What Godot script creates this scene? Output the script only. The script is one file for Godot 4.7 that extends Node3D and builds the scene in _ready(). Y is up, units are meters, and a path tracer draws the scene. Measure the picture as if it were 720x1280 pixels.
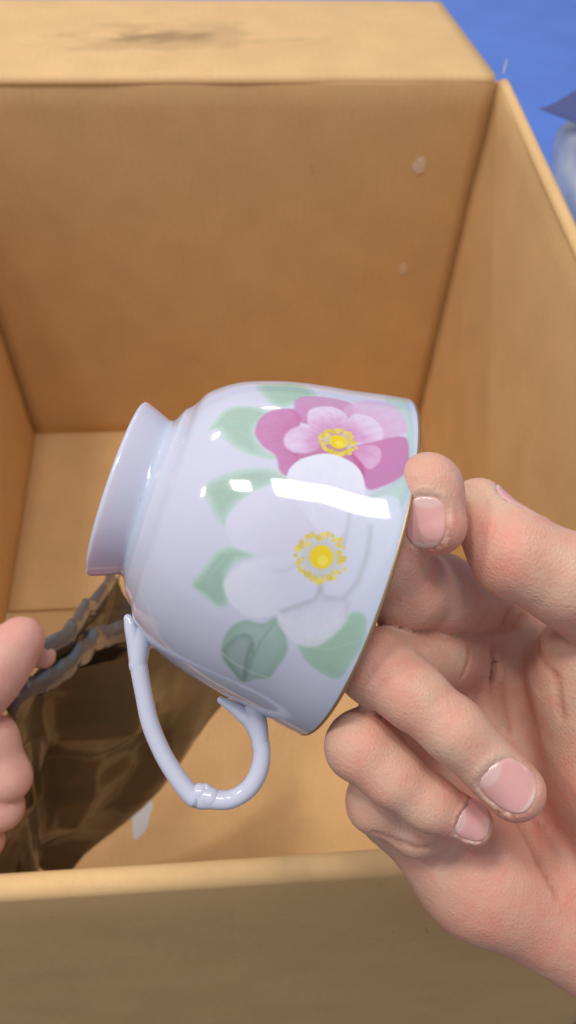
extends Node3D

# ---------------------------------------------------------------- small helpers
var used := {}

func numbered(called: String) -> String:
	var n: int = used.get(called, -1) + 1
	used[called] = n
	return called if n == 0 else "%s_%03d" % [called, n]

func thing(called: String, label: String, category: String, at := Vector3.ZERO, group := "") -> Node3D:
	var o := Node3D.new()
	o.name = numbered(called)
	add_child(o, true)
	o.position = at
	o.set_meta("label", label)
	o.set_meta("category", category)
	if group: o.set_meta("group", group)
	return o

func part(called: String, m: Mesh, mat: Material, parent: Node3D, at := Vector3.ZERO) -> MeshInstance3D:
	var o := MeshInstance3D.new()
	o.name = called
	o.mesh = m
	if mat: o.material_override = mat
	o.position = at
	parent.add_child(o, true)
	return o

func tagged(o: Node3D, label: String, category: String, group := "") -> Node3D:
	o.set_meta("label", label)
	o.set_meta("category", category)
	if group: o.set_meta("group", group)
	return o

func srgb(r: float, g: float, b: float) -> Color:
	return Color(r, g, b).linear_to_srgb()

func mat(c: Color, rough := 0.6, spec := 0.5) -> StandardMaterial3D:
	var m := StandardMaterial3D.new()
	m.albedo_color = c
	m.roughness = rough
	m.metallic_specular = spec
	return m

func noise(sd: int, freq: float, oct := 4, kind := FastNoiseLite.TYPE_SIMPLEX_SMOOTH) -> FastNoiseLite:
	var n := FastNoiseLite.new()
	n.seed = sd
	n.noise_type = kind
	n.frequency = freq
	n.fractal_octaves = oct
	return n

# a mesh from a grid of points, rows x cols, smooth; closed wraps the columns
func grid_mesh(rows: int, cols: int, f: Callable, closed := false, uvf = null) -> ArrayMesh:
	var st := SurfaceTool.new()
	st.begin(Mesh.PRIMITIVE_TRIANGLES)
	for i in rows:
		for j in cols:
			st.set_uv(uvf.call(i, j) if uvf != null else Vector2(float(j) / (cols - 1), float(i) / (rows - 1)))
			st.add_vertex(f.call(i, j))
	for i in rows - 1:
		for j in (cols if closed else cols - 1):
			var a := i * cols + j
			var b := i * cols + (j + 1) % cols
			var c := a + cols
			var d := b + cols
			for k in [a, b, c, b, d, c]: st.add_index(k)
	st.generate_normals()
	return st.commit()

# a sheet of cardboard: a centre line in 2D (x out, y up), given thickness, run along a width
func sheet(path: PackedVector2Array, t: float, width: float, to3: Callable, segs := 24, warp := 0.0, sd := 1) -> ArrayMesh:
	var n := path.size()
	var ring := PackedVector2Array()
	var nrm := PackedVector2Array()
	for i in n:
		var d := (path[mini(i + 1, n - 1)] - path[maxi(i - 1, 0)]).normalized()
		nrm.append(Vector2(-d.y, d.x))
	for i in n: ring.append(path[i] + nrm[i] * t / 2)
	var de := (path[n - 1] - path[n - 2]).normalized()
	for k in range(1, 4): ring.append(path[n - 1] + (nrm[n - 1].rotated(-PI * k / 4.0)) * t / 2)
	for i in range(n - 1, -1, -1): ring.append(path[i] - nrm[i] * t / 2)
	for k in range(1, 4): ring.append(path[0] + ((-nrm[0]).rotated(-PI * k / 4.0)) * t / 2)
	var m := ring.size()
	var nz := noise(sd, 3.0, 3)
	var st := SurfaceTool.new()
	st.begin(Mesh.PRIMITIVE_TRIANGLES)
	var at := func(i: int, j: int) -> Vector3:
		var w := width * (float(i) / segs - 0.5)
		var p: Vector2 = ring[j]
		var q: Vector3 = to3.call(p.x, p.y, w)
		if warp > 0: q += (to3.call(1.0, 0.0, 0.0) - to3.call(0.0, 0.0, 0.0)) * nz.get_noise_2d(w * 1.3, p.y * 1.3) * warp
		return q
	for i in segs + 1:
		for j in m:
			st.set_smooth_group(0)
			st.add_vertex(at.call(i, j))
	for i in segs:
		for j in m:
			var a := i * m + j
			var b := i * m + (j + 1) % m
			for k in [a, b, a + m, b, b + m, a + m]: st.add_index(k)
	# end caps
	for e in [0, segs]:
		var base := (segs + 1) * m + (0 if e == 0 else m)
		for j in m: st.add_vertex(at.call(e, j))
		for j in range(0, m / 2 - 1):
			var a := base + j
			var b := base + j + 1
			var c := base + (2 * m - 4 - j) % m
			var d := base + (2 * m - 5 - j) % m
			var tri := [a, c, b, b, c, d] if e == 0 else [a, b, c, b, d, c]
			for k in tri: st.add_index(k)
	st.generate_normals()
	return fix_out(st.commit())

# turn every face outwards as seen from the shape's own normals, whichever way the frame was handed
func fix_out(am: ArrayMesh) -> ArrayMesh:
	var ar := am.surface_get_arrays(0)
	var v: PackedVector3Array = ar[Mesh.ARRAY_VERTEX]
	var ix: PackedInt32Array = ar[Mesh.ARRAY_INDEX]
	var vol := 0.0
	for k in range(0, ix.size(), 3):
		vol += v[ix[k]].dot(v[ix[k + 1]].cross(v[ix[k + 2]]))
	if vol > 0.0:
		for k in range(0, ix.size(), 3):
			var s := ix[k]
			ix[k] = ix[k + 1]
			ix[k + 1] = s
		var nn: PackedVector3Array = ar[Mesh.ARRAY_NORMAL]
		for k in nn.size(): nn[k] = -nn[k]
		ar[Mesh.ARRAY_NORMAL] = nn
		ar[Mesh.ARRAY_INDEX] = ix
		ar[Mesh.ARRAY_TANGENT] = null
		var out := ArrayMesh.new()
		out.add_surface_from_arrays(Mesh.PRIMITIVE_TRIANGLES, ar)
		return out
	return am

# a tube along points with a radius at each, rounded ends
func tube(pts: PackedVector3Array, rad: PackedFloat32Array, sides := 16, flat := 1.0, flat_dir := Vector3.UP) -> ArrayMesh:
	var P := PackedVector3Array()
	var R := PackedFloat32Array()
	var n := pts.size()
	for i in n - 1:
		var p0 := pts[maxi(i - 1, 0)]
		var p3 := pts[mini(i + 2, n - 1)]
		for k in 6:
			var t := k / 6.0
			P.append(pts[i].cubic_interpolate(pts[i + 1], p0, p3, t))
			R.append(cubic_interpolate(rad[i], rad[i + 1], rad[maxi(i - 1, 0)], rad[mini(i + 2, n - 1)], t))
	P.append(pts[n - 1]); R.append(rad[n - 1])
	var d0 := (P[0] - P[1]).normalized()
	var d1 := (P[-1] - P[-2]).normalized()
	var PP := PackedVector3Array()
	var RR := PackedFloat32Array()
	for a in [90.0, 60.0, 30.0]:
		PP.append(P[0] + d0 * R[0] * sin(deg_to_rad(a))); RR.append(maxf(R[0] * cos(deg_to_rad(a)), 1e-5))
	PP.append_array(P); RR.append_array(R)
	for a in [30.0, 60.0, 90.0]:
		PP.append(P[-1] + d1 * R[-1] * sin(deg_to_rad(a))); RR.append(maxf(R[-1] * cos(deg_to_rad(a)), 1e-5))
	var up := flat_dir.normalized()
	var f := func(i: int, j: int) -> Vector3:
		var d := (PP[mini(i + 1, PP.size() - 1)] - PP[maxi(i - 1, 0)]).normalized()
		var b := (up - d * up.dot(d)).normalized()
		var c := d.cross(b)
		var th := TAU * j / sides
		return PP[i] + (b * cos(th) * flat + c * sin(th)) * RR[i]
	return fix_out(grid_mesh(PP.size(), sides, f, true))

# ---------------------------------------------------------------- hands: a distance field of tapered bones, meshed as surface nets
class Flesh:
	var A := PackedVector3Array()
	var AB := PackedVector3Array()
	var inv := PackedFloat32Array()
	var r0 := PackedFloat32Array()
	var dr := PackedFloat32Array()
	var grp := PackedInt32Array()
	var K := PackedFloat32Array()       # blend radius of each group
	var creases := []                   # [PackedVector3Array, width, depth]
	var act := PackedInt32Array()
	var bumps: FastNoiseLite
	var nails := []                     # {o, t, n, b, L, W}

	func chain(g: int, k: float, pts: Array) -> void:      # pts: [position, radius in mm] ...
		while K.size() <= g: K.append(0.004)
		K[g] = k
		for i in pts.size() - 1:
			var a: Vector3 = pts[i][0]
			var b: Vector3 = pts[i + 1][0]
			A.append(a); AB.append(b - a); inv.append(1.0 / (b - a).length_squared())
			r0.append(pts[i][1] * 0.001); dr.append((pts[i + 1][1] - pts[i][1]) * 0.001); grp.append(g)

	func all() -> void:
		act = PackedInt32Array(range(A.size()))

	func field(p: Vector3) -> float:
		var best := 1.0
		var cur := -1
		var d := 1.0
		for i in act:
			var ap := p - A[i]
			var t := clampf(ap.dot(AB[i]) * inv[i], 0.0, 1.0)
			var e := (ap - AB[i] * t).length() - r0[i] - dr[i] * t
			if grp[i] != cur:
				var g := maxf(0.0013 - absf(best - d), 0.0) / 0.0013
				best = minf(best, d) - g * g * 0.0013 * 0.25
				d = e
				cur = grp[i]
			else:
				var k := K[cur]
				var h := maxf(k - absf(d - e), 0.0) / k
				d = minf(d, e) - h * h * k * 0.25
		var gg := maxf(0.0013 - absf(best - d), 0.0) / 0.0013
		return minf(best, d) - gg * gg * 0.0013 * 0.25

	func fine(p: Vector3) -> float:
		var d := field(p)
		if absf(d) > 0.004: return d
		for c in creases:
			var pts: PackedVector3Array = c[0]
			var m := 1.0
			for i in pts.size() - 1:
				var ab := pts[i + 1] - pts[i]
				var ap := p - pts[i]
				var q := ap - ab * clampf(ap.dot(ab) / ab.length_squared(), 0.0, 1.0)
				m = minf(m, q.length_squared())
			if m < 9.0 * c[1] * c[1]:
				d += c[2] * exp(-m / (c[1] * c[1]))
		if bumps: d += bumps.get_noise_3dv(p) * 0.00012
		for q in nails:
			var e: Vector3 = p - q.o
			var x: float = e.dot(q.b) / (q.W * 0.5)
			var y: float = e.dot(q.t) / (q.L * 0.5)
			if absf(x) < 1.8 and absf(y) < 1.8 and absf(e.dot(q.n)) < 0.006:
				var s := pow(pow(absf(x), 2.6) + pow(absf(y), 2.6), 1.0 / 2.6)
				if s < 1.05: d += 0.0003 * smoothstep(1.08, 0.95, s)
				elif y < 0.8: d -= 0.00035 * exp(-pow((s - 1.2) / 0.12, 2.0))
		return d

	func grad(p: Vector3, h := 0.0005) -> Vector3:
		return Vector3(fine(p + Vector3(h, 0, 0)) - fine(p - Vector3(h, 0, 0)), fine(p + Vector3(0, h, 0)) - fine(p - Vector3(0, h, 0)), fine(p + Vector3(0, 0, h)) - fine(p - Vector3(0, 0, h))) / (2.0 * h)

	func near(center: Vector3, reach: float) -> void:       # keeps the bones that matter within reach of center
		var ds := PackedFloat32Array()
		var m := 1.0
		for i in A.size():
			var ap := center - A[i]
			var t := clampf(ap.dot(AB[i]) * inv[i], 0.0, 1.0)
			var e := (ap - AB[i] * t).length() - r0[i] - dr[i] * t
			ds.append(e)
			m = minf(m, e)
		act = PackedInt32Array()
		for i in A.size():
			if ds[i] < m + 2.0 * reach + 0.012: act.append(i)

	func build(cell: float, tint: Callable) -> ArrayMesh:
		var lo := Vector3.ONE * 1e9
		var hi := -lo
		for i in A.size():
			for q in [A[i], A[i] + AB[i]]:
				lo = lo.min(q - Vector3.ONE * 0.04)
				hi = hi.max(q + Vector3.ONE * 0.04)
		var B := 8
		var bs := cell * B
		var nb := ((hi - lo) / bs).ceil()
		var vid := {}
		var V := PackedVector3Array()
		var N := PackedVector3Array()
		var Cc := PackedColorArray()
		var I := PackedInt32Array()
		var NX := int(nb.x) * B + 2
		var NY := int(nb.y) * B + 2
		var cells := []
		var half := bs * 0.87
		for bx in int(nb.x):
			for by in int(nb.y):
				for bz in int(nb.z):
					var bc := lo + (Vector3(bx, by, bz) + Vector3.ONE * 0.5) * bs
					near(bc, half)
					if absf(field(bc)) > half + 0.006: continue
					var S := B + 1
					var F := PackedFloat32Array()
					F.resize(S * S * S)
					for x in S:
						for y in S:
							for z in S:
								F[(x * S + y) * S + z] = field(lo + Vector3(bx * B + x, by * B + y, bz * B + z) * cell)
					for x in B:
						for y in B:
							for z in B:
								var o := (x * S + y) * S + z
								var f := [F[o], F[o + S * S], F[o + S], F[o + S * S + S], F[o + 1], F[o + S * S + 1], F[o + S + 1], F[o + S * S + S + 1]]
								var neg := 0
								for q in 8:
									if f[q] < 0.0: neg += 1
								if neg == 0 or neg == 8: continue
								var sum := Vector3.ZERO
								var cnt := 0
								for e in [[0, 1], [2, 3], [4, 5], [6, 7], [0, 2], [1, 3], [4, 6], [5, 7], [0, 4], [1, 5], [2, 6], [3, 7]]:
									var fa: float = f[e[0]]
									var fb: float = f[e[1]]
									if (fa < 0.0) != (fb < 0.0):
										var t := fa / (fa - fb)
										var pa := Vector3(e[0] & 1, (e[0] >> 1) & 1, e[0] >> 2)
										var pb := Vector3(e[1] & 1, (e[1] >> 1) & 1, e[1] >> 2)
										sum += pa.lerp(pb, t)
										cnt += 1
								var gx := bx * B + x
								var gy := by * B + y
								var gz := bz * B + z
								var p := lo + (Vector3(gx, gy, gz) + sum / cnt) * cell
								var g := grad(p)
								var gl := maxf(g.length(), 0.3)
								p -= g.normalized() * clampf(fine(p) / gl, -cell, cell)
								g = grad(p, 0.0004).normalized()
								vid[(gz * NY + gy) * NX + gx] = V.size()
								V.append(p)
								N.append(g)
								Cc.append(tint.call(p, g))
								cells.append([gx, gy, gz, f[0] < 0.0, f[1] < 0.0, f[2] < 0.0, f[4] < 0.0])
		for c in cells:
			var x: int = c[0]
			var y: int = c[1]
			var z: int = c[2]
			for ax in 3:
				if c[3] == c[4 + ax]: continue
				var q := []
				var offs: Array = [[[0, -1, -1], [0, 0, -1], [0, 0, 0], [0, -1, 0]], [[-1, 0, -1], [-1, 0, 0], [0, 0, 0], [0, 0, -1]], [[-1, -1, 0], [0, -1, 0], [0, 0, 0], [-1, 0, 0]]][ax]
				for o in offs: q.append(vid.get(((z + o[2]) * NY + y + o[1]) * NX + x + o[0], -1))
				if q.min() < 0: continue
				if c[3]: q.reverse()
				for k in [q[0], q[1], q[2], q[0], q[2], q[3]]: I.append(k)
		all()
		var ar := []
		ar.resize(Mesh.ARRAY_MAX)
		ar[Mesh.ARRAY_VERTEX] = V
		ar[Mesh.ARRAY_NORMAL] = N
		ar[Mesh.ARRAY_COLOR] = Cc
		ar[Mesh.ARRAY_INDEX] = I
		var am := ArrayMesh.new()
		am.add_surface_from_arrays(Mesh.PRIMITIVE_TRIANGLES, ar)
		return am

	func add_nail(o: Vector3, t: Vector3, n: Vector3, L: float, W: float) -> void:
		n = n.normalized()
		t = (t - n * t.dot(n)).normalized()
		nails.append({"o": o, "t": t, "n": n, "b": n.cross(t).normalized(), "L": L * 0.001, "W": W * 0.001})

	# a nail laid on the fingertip: the rounded plate follows the flesh and stands 0.3 mm proud of its bed
	func nail_mesh(q: Dictionary) -> ArrayMesh:
		var R := 18
		var S := 40
		var V := PackedVector3Array()
		var Cc := PackedColorArray()
		var I := PackedInt32Array()
		for i in R + 1:
			for j in S:
				var th := TAU * j / S
				var k := pow(pow(absf(cos(th)), 2.6) + pow(absf(sin(th)), 2.6), -1.0 / 2.6)
				var rr := float(i) / R
				var x := cos(th) * k * rr
				var y := sin(th) * k * rr
				var p: Vector3 = q.o + q.b * (x * q.W * 0.5) + q.t * (y * q.L * 0.5) + q.n * 0.012
				var gone := 0.0
				for s in 40:
					var d := fine(p)
					if d < 0.00004 or gone > 0.0165: break
					p -= q.n * minf(d * 0.85, 0.003)
					gone += minf(d * 0.85, 0.003)
				var lift := 0.00042 if i < R - 1 else (0.0003 if i == R - 1 else -0.0004)
				V.append(p + q.n * lift)
				var tip := smoothstep(0.72, 0.86, y + 0.06 * x * x)
				var lun := smoothstep(-0.45, -0.62, y + 0.35 * x * x) * 0.75
				var c := Color(0.70, 0.36, 0.33).lerp(Color(0.76, 0.56, 0.48), tip).lerp(Color(0.72, 0.50, 0.46), lun)
				if rr > 0.95 and y < 0.5: c = c.lerp(Color(0.72, 0.5, 0.45), 0.5)
				Cc.append(c)
		for i in R:
			for j in S:
				var a := i * S + j
				var b := i * S + (j + 1) % S
				for k in [a, b, a + S, b, b + S, a + S]: I.append(k)
		var st := SurfaceTool.new()
		st.begin(Mesh.PRIMITIVE_TRIANGLES)
		for i in V.size():
			st.set_color(Cc[i])
			st.add_vertex(V[i])
		# face the way of n
		var flip: bool = (V[I[1] + 2 * S] - V[I[0] + 2 * S]).cross(V[I[2] + 2 * S] - V[I[0] + 2 * S]).dot(q.n) > 0.0
		for i in range(0, I.size(), 3):
			if flip:
				st.add_index(I[i]); st.add_index(I[i + 2]); st.add_index(I[i + 1])
			else:
				st.add_index(I[i]); st.add_index(I[i + 1]); st.add_index(I[i + 2])
		st.generate_normals()
		return st.commit()

# ---------------------------------------------------------------- the printed decoration of the cup
const CUP_H := 66.65        # mm, foot to rim
const MEAN_R := 45.0        # mm, to give the print square millimetres
const PX_W := 2048
const PX_H := 512
var print_px := PackedFloat32Array()
var pnoise: FastNoiseLite

func smooth_poly(p: PackedFloat32Array) -> PackedVector2Array:    # degrees round, mm up -> mm, rounded corners
	var q := PackedVector2Array()
	for i in range(0, p.size(), 2): q.append(Vector2(deg_to_rad(p[i]) * MEAN_R, p[i + 1]))
	var o := PackedVector2Array()
	var n := q.size()
	for i in n:
		for k in 4: o.append(q[i].cubic_interpolate(q[(i + 1) % n], q[(i + n - 1) % n], q[(i + 2) % n], k / 4.0))
	return o

func edge_distance(poly: PackedVector2Array, p: Vector2) -> float:
	var m := 1e9
	var n := poly.size()
	var inside := false
	var a := poly[n - 1]
	for i in n:
		var b := poly[i]
		var e := b - a
		var w := p - a
		var l := w - e * clampf(w.dot(e) / maxf(e.length_squared(), 1e-9), 0.0, 1.0)
		m = minf(m, l.length_squared())
		if (b.y > p.y) != (a.y > p.y) and p.x < (a.x - b.x) * (p.y - b.y) / (a.y - b.y) + b.x: inside = not inside
		a = b
	return sqrt(m) if inside else -sqrt(m)

func dab(i: int, c: Color, a: float) -> void:
	if a <= 0.0: return
	print_px[i] = lerpf(print_px[i], c.r, a)
	print_px[i + 1] = lerpf(print_px[i + 1], c.g, a)
	print_px[i + 2] = lerpf(print_px[i + 2], c.b, a)

func each_px(lo: Vector2, hi: Vector2, f: Callable) -> void:
	var sx := PX_W / (TAU * MEAN_R)
	var sy := PX_H / CUP_H
	for y in range(maxi(0, int(lo.y * sy)), mini(PX_H, int(hi.y * sy) + 2)):
		for x in range(maxi(0, int((lo.x + PI * MEAN_R) * sx)), mini(PX_W, int((hi.x + PI * MEAN_R) * sx) + 2)):
			f.call(Vector2((x + 0.5) / sx - PI * MEAN_R, (y + 0.5) / sy), (y * PX_W + x) * 3)

# a petal or leaf: core colour towards base, edge colour towards its rim, a soft watercolour border
func petal(shape: PackedFloat32Array, edge: Color, core: Color, depth := 3.0, soft := 0.55, strength := 1.0, from := Vector2.ZERO) -> void:
	var poly := smooth_poly(shape)
	var lo := poly[0]
	var hi := poly[0]
	for p in poly:
		lo = lo.min(p)
		hi = hi.max(p)
	var fp := Vector2(deg_to_rad(from.x) * MEAN_R, from.y)
	var reach := 0.1
	for p in poly: reach = maxf(reach, p.distance_to(fp))
	each_px(lo - Vector2.ONE, hi + Vector2.ONE, func(p: Vector2, i: int) -> void:
		var d := edge_distance(poly, p)
		var a := smoothstep(-soft, soft, d)
		if a > 0.0:
			var t := smoothstep(0.0, depth, d)
			if from != Vector2.ZERO:
				t = 1.0 - smoothstep(0.25, 0.95, p.distance_to(fp) / reach)
				var ray := (p - fp).angle()
				t = clampf(t + 0.14 * pnoise.get_noise_2d(ray * 60.0, p.distance_to(fp) * 0.6), 0.0, 1.0)
			t = clampf(t + 0.2 * pnoise.get_noise_2d(p.x * 3.0, p.y * 3.0), 0.0, 1.0)
			dab(i, edge.lerp(core, t), a * strength))

func stroke(shape: PackedFloat32Array, w: float, c: Color, a0: float) -> void:
	var pts := PackedVector2Array()
	for i in range(0, shape.size(), 2): pts.append(Vector2(deg_to_rad(shape[i]) * MEAN_R, shape[i + 1]))
	var lo := pts[0]
	var hi := pts[0]
	for p in pts:
		lo = lo.min(p)
		hi = hi.max(p)
	each_px(lo - Vector2.ONE * w * 2, hi + Vector2.ONE * w * 2, func(p: Vector2, i: int) -> void:
		var m := 1e9
		for k in pts.size() - 1:
			var e := pts[k + 1] - pts[k]
			var q := p - pts[k]
			m = minf(m, (q - e * clampf(q.dot(e) / e.length_squared(), 0.0, 1.0)).length_squared())
		dab(i, c, a0 * exp(-m / (w * w))))

func dot(c: Vector2, r: float, col: Color, a := 1.0) -> void:
	each_px(c - Vector2.ONE * (r + 0.5), c + Vector2.ONE * (r + 0.5), func(p: Vector2, i: int) -> void:
		dab(i, col, a * smoothstep(r + 0.2, r - 0.2, p.distance_to(c))))

func flower_eye(at: PackedFloat32Array, r: float, ring: float, squash: float, dark: Color) -> void:
	var c := Vector2(deg_to_rad(at[0]) * MEAN_R, at[1])
	var rng := RandomNumberGenerator.new()
	rng.seed = 7
	each_px(c - Vector2.ONE * ring * 1.3, c + Vector2.ONE * ring * 1.3, func(p: Vector2, i: int) -> void:
		var q := (p - c) * Vector2(1.0, 1.0)
		dab(i, dark, 0.45 * smoothstep(ring * 1.15, ring * 0.4, q.length())))
	for k in 46:
		var th := TAU * (k + rng.randf_range(-0.4, 0.4)) / 46.0
		var rr := ring * rng.randf_range(0.66, 0.98)
		dot(c + Vector2(cos(th) * squash, sin(th)) * rr, rng.randf_range(0.40, 0.75), Color(0.72, 0.55, 0.05).lerp(Color(0.88, 0.72, 0.12), rng.randf()), 0.85)
		if k % 2 == 0: stroke(PackedFloat32Array([rad_to_deg((c.x + cos(th) * r) / MEAN_R), c.y + sin(th) * r, rad_to_deg((c.x + cos(th) * rr) / MEAN_R), c.y + sin(th) * rr]), 0.16, Color(0.70, 0.58, 0.2), 0.45)
	dot(c, r, Color(0.88, 0.66, 0.02))
	dot(c + Vector2(-r * 0.25, r * 0.2), r * 0.45, Color(0.93, 0.78, 0.12), 0.8)

func paint_cup() -> ImageTexture:
	pnoise = noise(3, 0.11, 3)
	print_px.resize(PX_W * PX_H * 3)
	for y in PX_H:
		for x in PX_W:
			var i := (y * PX_W + x) * 3
			print_px[i] = PORC.r; print_px[i + 1] = PORC.g; print_px[i + 2] = PORC.b
	var green := Color(0.35, 0.55, 0.37)
	var pale := Color(0.52, 0.70, 0.57)
	var teal := Color(0.48, 0.62, 0.60)
	var white := Color(0.83, 0.82, 0.88)
	var shade := Color(0.62, 0.60, 0.72)
	var eye := Vector2(37.94, 48.46)
	var weye := Vector2(1.46, 51.47)
	# leaves behind
	petal(PackedFloat32Array([67.67, 58.81, 76.05, 64.54, 58.17, 65.29, 47.10, 65.62, 30.34, 66.41, 20.76, 65.12, 18.68, 60.58, 22.41, 58.06, 29.41, 63.04, 47.96, 63.84]), teal, pale, 2.0, 0.5, 0.75)
	petal(PackedFloat32Array([67.58, 26.64, 71.16, 32.62, 70.57, 38.48, 60.74, 41.87, 52.27, 36.63, 49.59, 33.69, 53.52, 29.87]), pale, green, 2.5, 0.4, 0.8)
	petal(PackedFloat32Array([36.13, 18.82, 47.39, 21.07, 49.25, 24.51, 48.54, 29.18, 44.96, 31.10, 37.10, 29.45, 30.37, 31.61, 27.57, 35.48, 26.14, 34.97, 26.44, 29.27, 30.13, 24.13, 35.86, 21.07]), pale, green, 2.2, 0.4, 0.75)
	petal(PackedFloat32Array([11.61, 21.89, 15.94, 23.70, 19.57, 27.52, 22.07, 31.58, 22.87, 35.95, 20.67, 39.42, 17.00, 35.59, 11.04, 31.55, 5.13, 29.41, 1.25, 29.51, 2.81, 26.83, 7.39, 23.90]), pale, green, 2.5, 0.6, 0.75)
	petal(PackedFloat32Array([-21.28, 26.37, -13.33, 27.94, -7.15, 29.40, -4.09, 32.22, -4.34, 37.53, -7.80, 34.52, -11.95, 33.39, -16.65, 34.16, -21.14, 35.60, -24.40, 34.17, -23.52, 30.23]), pale, Color(0.33, 0.54, 0.38), 2.0, 0.55, 0.85)
	petal(PackedFloat32Array([-24.71, 53.03, -20.96, 56.40, -15.94, 59.16, -10.28, 61.30, -10.00, 64.75, -16.41, 66.30, -23.52, 65.74, -30.00, 64.92, -31.11, 61.61, -29.45, 56.72]), Color(0.40, 0.6, 0.45), green, 3.0, 0.6, 0.85)
	petal(PackedFloat32Array([-38.54, 37.67, -30.19, 37.73, -24.80, 40.13, -23.21, 44.10, -19.52, 46.72, -23.14, 49.49, -28.47, 51.67, -36.46, 51.22, -42.49, 50.46, -45.11, 47.98, -50.61, 45.63, -47.21, 42.18, -43.55, 39.09]), Color(0.36, 0.53, 0.40), Color(0.42, 0.58, 0.49), 3.0, 0.6, 0.9)
	petal(PackedFloat32Array([-40.82, 38.53, -32.95, 39.11, -28.83, 41.86, -31.26, 44.31, -38.35, 45.66, -48.81, 45.66, -46.79, 42.49]), Color(0.25, 0.36, 0.3), Color(0.42, 0.5, 0.48), 2.4, 0.5, 0.6)
	stroke(PackedFloat32Array([-40.95, 38.40, -42.78, 42.05, -42.91, 46.72, -42.05, 50.58]), 0.4, Color(0.62, 0.72, 0.6), 0.7)
	stroke(PackedFloat32Array([-31.74, 43.69, -37.01, 43.83, -48.81, 45.66]), 0.5, Color(0.2, 0.3, 0.25), 0.5)
	stroke(PackedFloat32Array([-21.88, 46.63, -29.31, 45.30, -35.70, 45.40]), 0.4, Color(0.26, 0.4, 0.3), 0.4)
	# veins
	stroke(PackedFloat32Array([35.75, 21.82, 35.63, 26.25, 28.65, 32.65]), 0.35, Color(0.5, 0.6, 0.54), 0.6)
	stroke(PackedFloat32Array([11.49, 23.44, 15.61, 28.31, 21.02, 36.31]), 0.35, Color(0.52, 0.62, 0.55), 0.5)
	stroke(PackedFloat32Array([-20.53, 27.33, -14.17, 29.95, -6.20, 32.02]), 0.3, Color(0.5, 0.62, 0.52), 0.5)
	stroke(PackedFloat32Array([-24.48, 54.19, -22.91, 59.83, -17.03, 65.10]), 0.35, Color(0.5, 0.63, 0.52), 0.5)
	# white flower
	petal(PackedFloat32Array([-19.52, 46.72, -13.25, 51.38, -9.45, 55.20, -8.02, 59.62, -11.65, 61.22, -17.98, 59.76, -23.98, 56.57, -24.98, 51.80]), white, shade, 3.0, 0.6, 0.75, weye)
	petal(PackedFloat32Array([3.95, 29.29, 11.56, 31.44, 17.79, 36.19, 19.87, 40.33, 14.52, 47.50, 7.11, 49.17, 1.62, 46.69, -2.84, 40.13, -3.95, 33.44, -1.09, 30.43]), Color(0.77, 0.74, 0.84), Color(0.70, 0.66, 0.78), 3.0, 0.5, 0.8, weye)
	petal(PackedFloat32Array([-14.14, 33.20, -7.58, 35.87, -3.42, 40.43, -1.68, 48.29, -4.47, 51.09, -9.80, 53.23, -17.24, 47.53, -22.75, 41.81, -21.69, 36.46, -18.00, 33.76]), white, Color(0.7, 0.69, 0.79), 3.0, 0.5, 0.8, weye)
	petal(PackedFloat32Array([10.81, 53.62, 16.67, 56.13, 22.61, 60.26, 23.36, 63.92, 18.00, 65.62, 10.49, 65.67, 3.56, 64.34, -5.10, 61.38, -3.20, 57.07, 3.16, 53.92]), Color(0.76, 0.78, 0.86), Color(0.68, 0.69, 0.79), 3.0, 0.5, 0.8, weye)
	# pink flower
	var rose := Color(0.62, 0.19, 0.42)
	var deep := Color(0.55, 0.13, 0.31)
	var blush := Color(0.78, 0.50, 0.70)
	petal(PackedFloat32Array([49.84, 36.82, 55.83, 36.79, 59.63, 39.45, 61.02, 45.17, 59.26, 50.60, 50.01, 50.42, 46.22, 45.84, 42.64, 40.66, 44.93, 37.68]), Color(0.63, 0.30, 0.52), rose, 2.0, 0.5, 0.92, eye)
	petal(PackedFloat32Array([55.27, 48.59, 63.42, 52.75, 65.57, 57.00, 63.03, 61.02, 55.02, 63.36, 47.96, 63.84, 42.30, 58.72, 48.26, 55.28, 50.01, 50.42]), Color(0.76, 0.53, 0.72), Color(0.7, 0.36, 0.58), 2.5, 0.7, 0.85, eye)
	petal(PackedFloat32Array([37.08, 29.30, 42.03, 29.54, 46.91, 31.65, 49.45, 36.86, 42.89, 39.07, 37.92, 38.12, 31.74, 38.24, 27.69, 41.18, 22.05, 39.15, 23.26, 37.02, 27.57, 35.48, 30.47, 31.97, 34.18, 29.88]), Color(0.62, 0.25, 0.47), deep, 2.5, 0.5, 0.92, eye)
	petal(PackedFloat32Array([36.52, 51.51, 42.07, 57.96, 45.38, 63.27, 40.92, 64.74, 33.45, 64.87, 28.87, 63.10, 25.30, 59.83, 23.78, 57.45, 25.88, 55.61, 30.87, 53.37]), Color(0.59, 0.21, 0.43), rose, 2.5, 0.5, 0.92, eye)
	petal(PackedFloat32Array([34.96, 43.91, 36.59, 49.94, 33.56, 54.17, 27.05, 55.81, 29.98, 50.81, 31.60, 45.94, 28.52, 41.81, 30.14, 39.26]), deep, deep, 2.0, 0.4, 0.8)
	petal(PackedFloat32Array([35.10, 36.19, 38.75, 37.08, 41.36, 39.25, 40.81, 42.26, 37.47, 45.14, 33.84, 44.45, 31.12, 42.16, 30.50, 39.20, 31.74, 37.09]), Color(0.80, 0.64, 0.82), Color(0.66, 0.28, 0.5), 1.5, 0.5, 0.92, eye)
	petal(PackedFloat32Array([44.21, 40.50, 49.98, 40.46, 53.40, 42.96, 54.47, 46.16, 51.40, 49.30, 45.47, 50.05, 41.04, 48.68, 39.68, 45.28, 40.32, 42.09]), Color(0.82, 0.68, 0.86), Color(0.68, 0.3, 0.52), 1.5, 0.5, 0.92, eye)
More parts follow.
